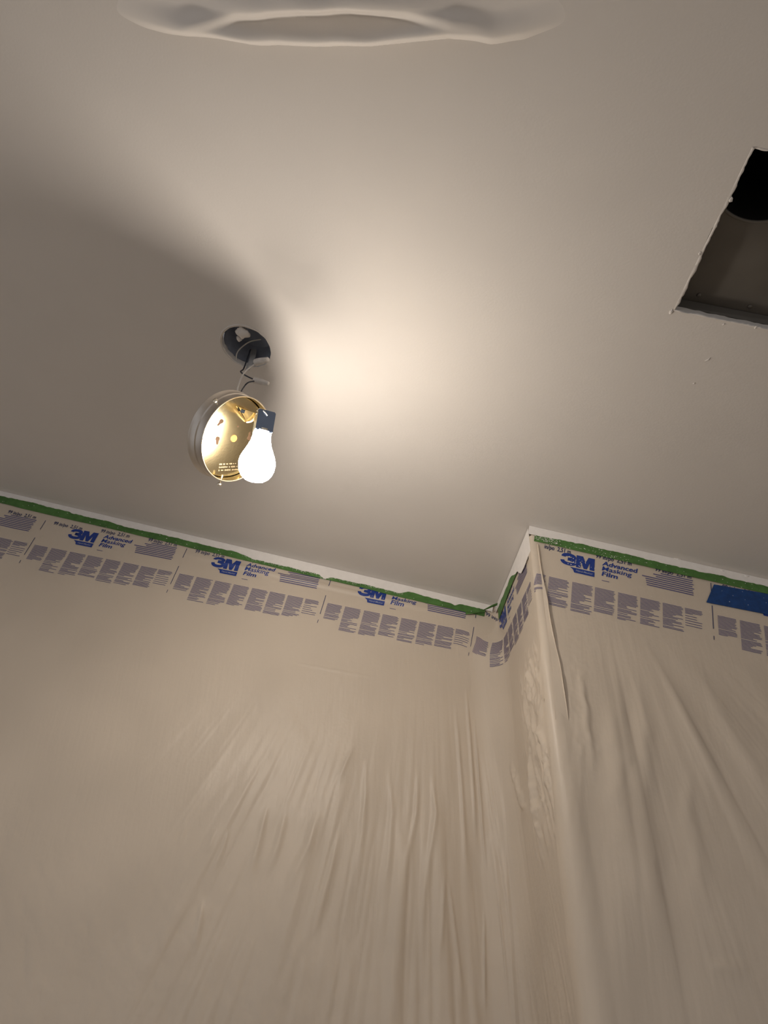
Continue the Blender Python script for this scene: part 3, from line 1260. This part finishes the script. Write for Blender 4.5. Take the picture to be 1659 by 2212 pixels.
# the mirror-like mounting plate, raised and tilted to place the bulb's reflection
PC = J(0, 0, .0140)
NK = NJ + 0.48 * (np.array([0.54189, -0.48538, -0.68612]) - NJ)
NK = NK / np.linalg.norm(NK)
MK = MJ - NK * (MJ @ NK)
MK = MK / np.linalg.norm(MK)
EK = np.cross(MK, NK)
obj('reflector_plate', lathe_mesh([(0, -.0010), (.0738, -.0010), (.0742, -.0004), (.0730, .0), (0, 0)], PC, NK, 96), M_BRASS, fix)


def K(a, b, h):
    return PC + MK * a + EK * b + NK * h


def pxk(px, py, h=0.0):
    d = look(px, py)
    P0 = K(0, 0, h)
    q = CAM + d * (((P0 - CAM) @ NK) / (d @ NK)) - P0
    return q @ MK, q @ EK


# thumb screws round the rim
def px_plane(px, py, h):
    d = look(px, py)
    P0 = J(0, 0, h)
    t = ((P0 - CAM) @ NJ) / (d @ NJ)
    q = CAM + d * t - P0
    return q @ MJ, q @ EJ


for (px, py) in [(475, 1044), (594, 928), (472, 880)]:
    a, b = px_plane(px, py, .027)
    q = math.hypot(a, b)
    ca, cb = a / q, b / q
    dr = MJ * ca + EJ * cb
    P0 = J(ca * .0680, cb * .0680, .027)
    scr = obj('thumb_screw', tube_mesh([P0, P0 + dr * .0150], .0016, 10), M_SCREW, fix, smooth=True)
    hd = obj('screw_head', lathe_mesh([(0, 0), (.0026, 0), (.0042, .0022), (.0046, .0046), (.0036, .0058), (0, .0062)], P0 + dr * .0145, dr, 20), M_SCREW, scr, smooth=True)
    hd.matrix_parent_inverse = Matrix.Identity(4)

# keyhole slots, knockout and small holes in the base
def slot(px0, py0, px1, py1, r0, r1, mat=M_HOLE, name='keyhole_slot'):
    a0, b0 = pxk(px0, py0)
    a1, b1 = pxk(px1, py1)
    pts = []
    an = math.atan2(b1 - b0, a1 - a0)
    for k in range(15):
        t = an + math.pi / 5 + (2 * math.pi - 2 * math.pi / 5) * k / 14
        pts.append((a0 + r0 * math.cos(t), b0 + r0 * math.sin(t)))
    for k in range(9):
        t = an - math.pi / 2 + math.pi * k / 8
        pts.append((a1 + r1 * math.cos(t), b1 + r1 * math.sin(t)))
    obj(name, prism([K(a, b, -.0002) for a, b in pts], NK * .0006), mat, fix)


slot(478, 910, 471, 918, .0042, .0020)
slot(470, 948, 469, 958, .0042, .0020)
slot(538, 946, 540, 935, .0040, .0020)


def disc(px, py, r, h, mat, name):
    a, b = pxk(px, py)
    obj(name, lathe_mesh([(0, -.0004), (r, -.0004), (r, h * .6), (r * .9, h), (0, h)], K(a, b, 0), NK, 28), mat, fix, smooth=False)


disc(505, 947, .0066, .0010, M_KNOCK, 'knockout')
disc(514, 921, .0018, .0006, M_HOLE, 'rivet_hole')
rg = random.Random(5)
for row in range(3):                                     # worn stamped lettering, three short rows
    v, f = [], []
    bmv = bmesh.new()
    a0, b0 = pxk(474 - row * .5, 1003 + row * 6.5)
    a1, b1 = pxk(511 + row * 3, 1001 + row * 6.5)
    n = 17
    for k in range(n):
        if rg.random() < .15:
            continue
        t = k / n
        a, b = a0 + (a1 - a0) * t, b0 + (b1 - b0) * t
        q = math.hypot(a1 - a0, b1 - b0)
        ux, uy = (a1 - a0) / q, (b1 - b0) / q
        w2, h2 = q / n * .30, rg.uniform(.0008, .0014)
        pts = [(a + ux * w2 - uy * h2, b + uy * w2 + ux * h2), (a - ux * w2 - uy * h2, b - uy * w2 + ux * h2), (a - ux * w2 + uy * h2, b - uy * w2 - ux * h2), (a + ux * w2 + uy * h2, b + uy * w2 - ux * h2)]
        base = len(v)
        v += [K(p_, q_, 0) for p_, q_ in pts] + [K(p_, q_, .0006) for p_, q_ in pts]
        f += [(base + 4, base + 5, base + 6, base + 7)] + [(base + i, base + (i + 1) % 4, base + 4 + (i + 1) % 4, base + 4 + i) for i in range(4)]
    obj('stamped_row', mesh(v, f), M_EMB, fix)

# bulb axis and socket
AX = -np.array([0.0605, -0.3194, 0.9457])               # from socket to the bulb's tip: it leans out of the pan
AX = AX / np.linalg.norm(AX)
GC = CAM + np.array([-0.15147, 0.96311, 0.80245])       # middle of the bulb's globe
B0 = GC - AX * .0570                                    # where glass leaves the socket
FACE = np.array([0.30, -0.80, -0.55])                   # the shield's flat front looks down into the room
FACE = FACE - AX * (FACE @ AX)
FACE = FACE / np.linalg.norm(FACE)
SIDE = np.cross(AX, FACE)
sh = obj('socket_shield', box_mesh(B0 - AX * .0180, AX, SIDE, FACE, .0195, .0150, .0140, .0016), M_STEEL, fix)
sharp(sh, 30)
obj('socket_ring', lathe_mesh([(.0120, -.004), (.0150, -.004), (.0150, .0012), (.0135, .0020), (.0120, .0015)], B0, AX, 40), M_SCREW, fix, smooth=False)
# arm that carries the socket from the plate
SE = B0 - AX * .0330
if (J(0, 0, 0) - SE) @ SIDE < 0:
    SIDE = -SIDE
ga = K(*pxk(546, 900), 0.0)
gb_ = SE + SIDE * .0140 - FACE * .010
obj('socket_arm', prism([ga - MK * .007, ga + MK * .007, gb_ - AX * .006, gb_ + AX * .012], FACE * .0010), M_BRASS, fix)
# bent triangular gusset with a punched square
top0 = K(*pxk(514, 879), .0060)
top1 = K(*pxk(554, 892), .0330)
tip = K(*pxk(534, 914), .0015)
obj('gusset', prism([top0, top1, tip], -NK * .0009), M_BRASS, fix)
ux = (top1 - top0) / np.linalg.norm(top1 - top0)
gn = np.cross(top1 - top0, tip - top0)
gn = gn / np.linalg.norm(gn)
gn = gn if gn @ NK > 0 else -gn
d_ = look(524.5, 888)
sq = CAM + d_ * (((top0 - CAM) @ gn) / (d_ @ gn))
obj('punched_square', box_mesh(sq, ux, np.cross(gn, ux), gn, .0036, .0036, .0010), M_SLOT, fix)
wl = [K(*pxk(533, 912, .003), .003), K(*pxk(543, 910, .018), .018), K(*pxk(551, 902, .035), .035), SE + SIDE * .0145]
obj('socket_wire', tube_mesh(spline(wl, 20), .0014, 8), M_WWIRE, fix, smooth=True)
wl = [SE + SIDE * .0150 - AX * .004, SE - AX * .0080 + SIDE * .012 + FACE * .004, SE + SIDE * .006 + FACE * .0150, SE - SIDE * .001 + AX * .006 + FACE * .0152]
obj('socket_wire', tube_mesh(spline(wl, 20), .0010, 8), M_WWIRE, fix, smooth=True)

prof = [(.0110, -.016), (.0124, -.002), (.0150, .0), (.0156, .007), (.0168, .015), (.0196, .024), (.0238, .034), (.0278, .043), (.0302, .051), (.0308, .057), (.0301, .065), (.0278, .0725), (.0236, .0795), (.0172, .0845), (.0088, .0870), (0.0, .0877)]
bulb = obj('light_bulb', lathe_mesh(prof, B0, AX, 36), M_BULB, None, smooth=True)
tag(bulb, 'glowing white pear-shaped light bulb screwed into the dangling fixture', 'light bulb')

# ------------------------------------------------------------------ junction box in the ceiling opening
jb = thing('junction_box', 'dark round electrical box recessed in the ceiling above the dangling fixture', 'junction box', C(HC[0], HC[1], HN))
cup = obj('box_cup', lathe_mesh([(.0500, .010), (.0500, .055), (.0480, .060), (0, .060), (0, .0615), (.0515, .0615), (.0515, .010)], C(HC[0], HC[1], HN), NV, 48), M_BOX, jb)
sharp(cup)


def hole_pt(px, py, n):
    d = look(px, py)
    return CAM + d * n / (d @ NV)


lump(hole_pt(526, 719, 1.104), (.0135, .0130, .006), 4, parent=jb, name='plaster_blob')
lump(hole_pt(517, 732, 1.106), (.0060, .0055, .006), 9, parent=jb, name='plaster_blob')
# flat cable sheath coming down
sh_pts = [hole_pt(548, 755, 1.150), hole_pt(546, 770, 1.120), hole_pt(541, 785, 1.098), hole_pt(534, 800, 1.080)]
sv, sf = [], []
for i, P in enumerate(spline(sh_pts, 18)):
    t = i / 18
    wd = .0068 * (1 - .35 * t)
    for a in (-1, 1):
        for b in (-1, 1):
            sv.append(P + RIGHT * a * wd + FWD * b * .002)
n = len(sv) // 4
for i in range(n - 1):
    a = 4 * i
    sf += [(a, a + 4, a + 6, a + 2), (a + 1, a + 3, a + 7, a + 5), (a, a + 1, a + 5, a + 4), (a + 2, a + 6, a + 7, a + 3)]
sf += [(0, 2, 3, 1), (4 * n - 4, 4 * n - 3, 4 * n - 1, 4 * n - 2)]
obj('cable_sheath', mesh(sv, sf), M_SHEATH, jb)
obj('white_supply_wire', tube_mesh(spline([hole_pt(564, 733, 1.145), hole_pt(540, 738, 1.138), hole_pt(520, 752, 1.125), hole_pt(511, 766, 1.112), hole_pt(513, 782, 1.104), hole_pt(527, 792, 1.096), hole_pt(548, 790, 1.082)], 40), .0014, 8), M_WWIRE, jb, smooth=True)
W1 = hole_pt(552, 783, 1.066)     # mouth of the upper connector
W1E = hole_pt(580, 776, 1.060)
W2 = hole_pt(548, 821, 1.035)     # mouth of the lower connector
W2E = hole_pt(581, 829, 1.030)
obj('black_supply_wire', tube_mesh(spline([hole_pt(541, 755, 1.13), hole_pt(534, 775, 1.105), hole_pt(526, 797, 1.075), hole_pt(520, 803, 1.062), hole_pt(532, 812, 1.048), W2 + (W2E - W2) * .2], 36), .0015, 8), M_BWIRE, jb, smooth=True)
# leads of the fixture
back = J(.0600, -.004, .0)
obj('white_lead_wire', tube_mesh(spline([J(*px_plane(530, 880, -.004), -.004), J(*px_plane(514, 848, -.012), -.012), hole_pt(516, 830, 1.005), hole_pt(527, 806, 1.035), hole_pt(545, 790, 1.060), W1 + (W1E - W1) * .25], 40), .0016, 8), M_WWIRE, fix, smooth=True)
obj('black_lead_wire', tube_mesh(spline([J(*px_plane(535, 880, -.004), -.004), J(*px_plane(521, 852, -.014), -.014), hole_pt(527, 836, 1.000), hole_pt(537, 826, 1.018), W2 + (W2E - W2) * .2], 36), .0015, 8), M_BWIRE, fix, smooth=True)


def nut(P, Q, r0, r1, label):
    d = np.array(Q) - np.array(P)
    Ln = np.linalg.norm(d)
    pr = [(r0 * .72, .002), (r0 * .78, 0), (r0, 0.001), (r0 * 1.02, Ln * .18), (r0 * .98, Ln * .35)]
    pr += [(r0 + (r1 - r0) * t, Ln * (.35 + .6 * t)) for t in (.25, .5, .75, 1.0)] + [(r1 * .75, Ln * .985), (0, Ln)]
    t_ = thing('wire_connector', label, 'wire connector', (np.array(P) + np.array(Q)) / 2, 'twist-on wire connectors under the junction box')
    sharp(obj('shell', lathe_mesh(pr, P, d, 24), M_NUT, t_), 40)
    dn = d / Ln
    u = np.cross(dn, [0.1, .4, .9])
    u /= np.linalg.norm(u)
    b = np.cross(dn, u)
    for k in range(6):
        an = k * math.pi / 3
        o_ = u * math.cos(an) + b * math.sin(an)
        obj('grip_rib', tube_mesh([P + dn * Ln * .40 + o_ * r0 * .93, P + dn * Ln * .93 + o_ * r1 * .95], [.0008, .0007], 6), M_NUT, t_)


nut(W1, W1E, .0072, .0046, 'pale wire connector tucked against the rim of the ceiling opening')
nut(W2, W2E, .0066, .0045, 'pale wire connector hanging free just above the brass pan')

# ------------------------------------------------------------------ duct boot behind the rectangular opening
l0, l1, y0, y1 = DUCT
boot = thing('duct_boot', 'grey sheet metal duct boot above the rectangular ceiling cutout', 'duct', C((l0 + l1) / 2, (y0 + y1) / 2, HN + TH))
e = .006
NP = HN + .032
bm = bmesh.new()
oc, cr_ = (.366, .516), .075
outer = [(l0 - e - .02, y0 - e - .03), (l1 + e, y0 - e - .03), (l1 + e, y1 + e), (l0 - e - .02, y1 + e)]
vs = [bm.verts.new((a, b, 0)) for a, b in outer]
es = [bm.edges.new((vs[i], vs[(i + 1) % 4])) for i in range(4)]
cv = [bm.verts.new((oc[0] + cr_ * math.cos(2 * math.pi * k / 64), oc[1] + cr_ * math.sin(2 * math.pi * k / 64), 0)) for k in range(64)]
es += [bm.edges.new((cv[i], cv[(i + 1) % 64])) for i in range(64)]
bmesh.ops.triangle_fill(bm, use_beauty=True, edges=es)
for v in bm.verts:
    v.co = Vector(C(v.co.x, v.co.y, NP))
o = obj('top_plate', from_bm(bm), M_GALV, boot)
so = o.modifiers.new('thick', 'SOLIDIFY')
so.thickness = .0008
for nm, a, b in (('side_flange', (l0 - e - .02, y1 + e), (l1 + e, y1 + e)), ('side_flange', (l0 - e - .02, y0 - e - .03), (l0 - e - .02, y1 + e)), ('side_flange', (l1 + e, y0 - e - .03), (l1 + e, y1 + e)), ('side_flange', (l0 - e - .02, y0 - e - .03), (l1 + e, y0 - e - .03))):
    d_ = np.array([b[0] - a[0], b[1] - a[1]])
    d_ = d_ / np.linalg.norm(d_)
    obj(nm, prism([C(a[0], a[1], HN + TH + .0005), C(b[0], b[1], HN + TH + .0005), C(b[0], b[1], NP), C(a[0], a[1], NP)], -LV * d_[1] * .0008 + YV * d_[0] * .0008), M_GALV, boot)
ring = [C(oc[0] + cr_ * math.cos(t), oc[1] + cr_ * math.sin(t), NP - .0015) for t in np.linspace(0, 2 * math.pi, 65)]
obj('collar_bead', tube_mesh(ring, .0026, 8, caps=False), M_GALV, boot, smooth=True)
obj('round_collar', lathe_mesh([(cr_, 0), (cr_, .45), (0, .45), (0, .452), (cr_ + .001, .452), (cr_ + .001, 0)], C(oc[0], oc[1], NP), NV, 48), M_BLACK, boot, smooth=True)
for (px, py) in [(1510, 637), (1620, 662), (1715, 685)]:
    P = hole_pt(px, py, NP - .0008)
    sc_ = obj('sheet_screw', lathe_mesh([(0, -.0028), (.0020, -.0026), (.0036, -.0014), (.0040, 0), (0, .001)], P, NV, 18), M_GALV, boot, smooth=True)
# tape-like fold at the far lip
obj('far_lip', prism([C(l0 + .004, y1 + .0005, HN + TH + .001), C(l1, y1 + .0005, HN + TH + .001), C(l1, y1 - .006, NP - .002), C(l0 + .004, y1 - .004, NP - .002)], YV * .0008), M_GALV, boot)

# ------------------------------------------------------------------ loose sheet sagging below the ceiling overhead
ls = np.linspace(-0.72, 0.16, 260)
ys = np.linspace(0.02, 0.52, 260)
Lm, Ym = np.meshgrid(ls, ys)


def ceil_ly(pts):
    out = []
    for (px, py) in pts:
        P = hole_pt(px, py, HN) - CAM
        out.append((P @ LV, P[1]))
    out.sort()
    return np.array(out)


fold1 = ceil_ly([(170, 20), (240, 46), (320, 70), (400, 82), (470, 87), (540, 99), (650, 104), (800, 104), (900, 93), (970, 86), (1060, 99), (1130, 94), (1230, 66), (1330, 20)])
fold2 = ceil_ly([(300, 100), (380, 84), (440, 64), (520, 42), (640, 32), (760, 28), (880, 38), (960, 52), (1020, 68), (1080, 88), (1140, 100)])


def fold(fl, steep, height, back):
    yq = np.interp(Lm, fl[:, 0], fl[:, 1]) + .0012 * noise(Lm * 34, 0 * Lm, 2, 2)
    q = yq - Ym
    f = sstep(0.0, steep, q)
    env = sstep(fl[0, 0] + .03, fl[0, 0] + .26, Lm) * (1 - sstep(fl[-1, 0] - .26, fl[-1, 0] - .03, Lm))
    return env * height * f * (1 - back * sstep(steep, steep + .030, q)) * (1 - sstep(.22, .36, q))


sag = fold(fold1, .016, .027, .60) + fold(fold2, .016, .025, .40)
sag = sag * (1 + .12 * noise(Lm * 14, Ym * 30, 3, 3))
nn_ = HN + .0012 - np.maximum(sag, 0)
P = CAM + LV * Lm[..., None] + YV * Ym[..., None] + NV * nn_[..., None]
sheet = grid_obj('plastic_sheet', P, M_SHEET)
tag(sheet, 'pale loose sheet sagging in soft folds below the ceiling at the top', 'plastic sheet')
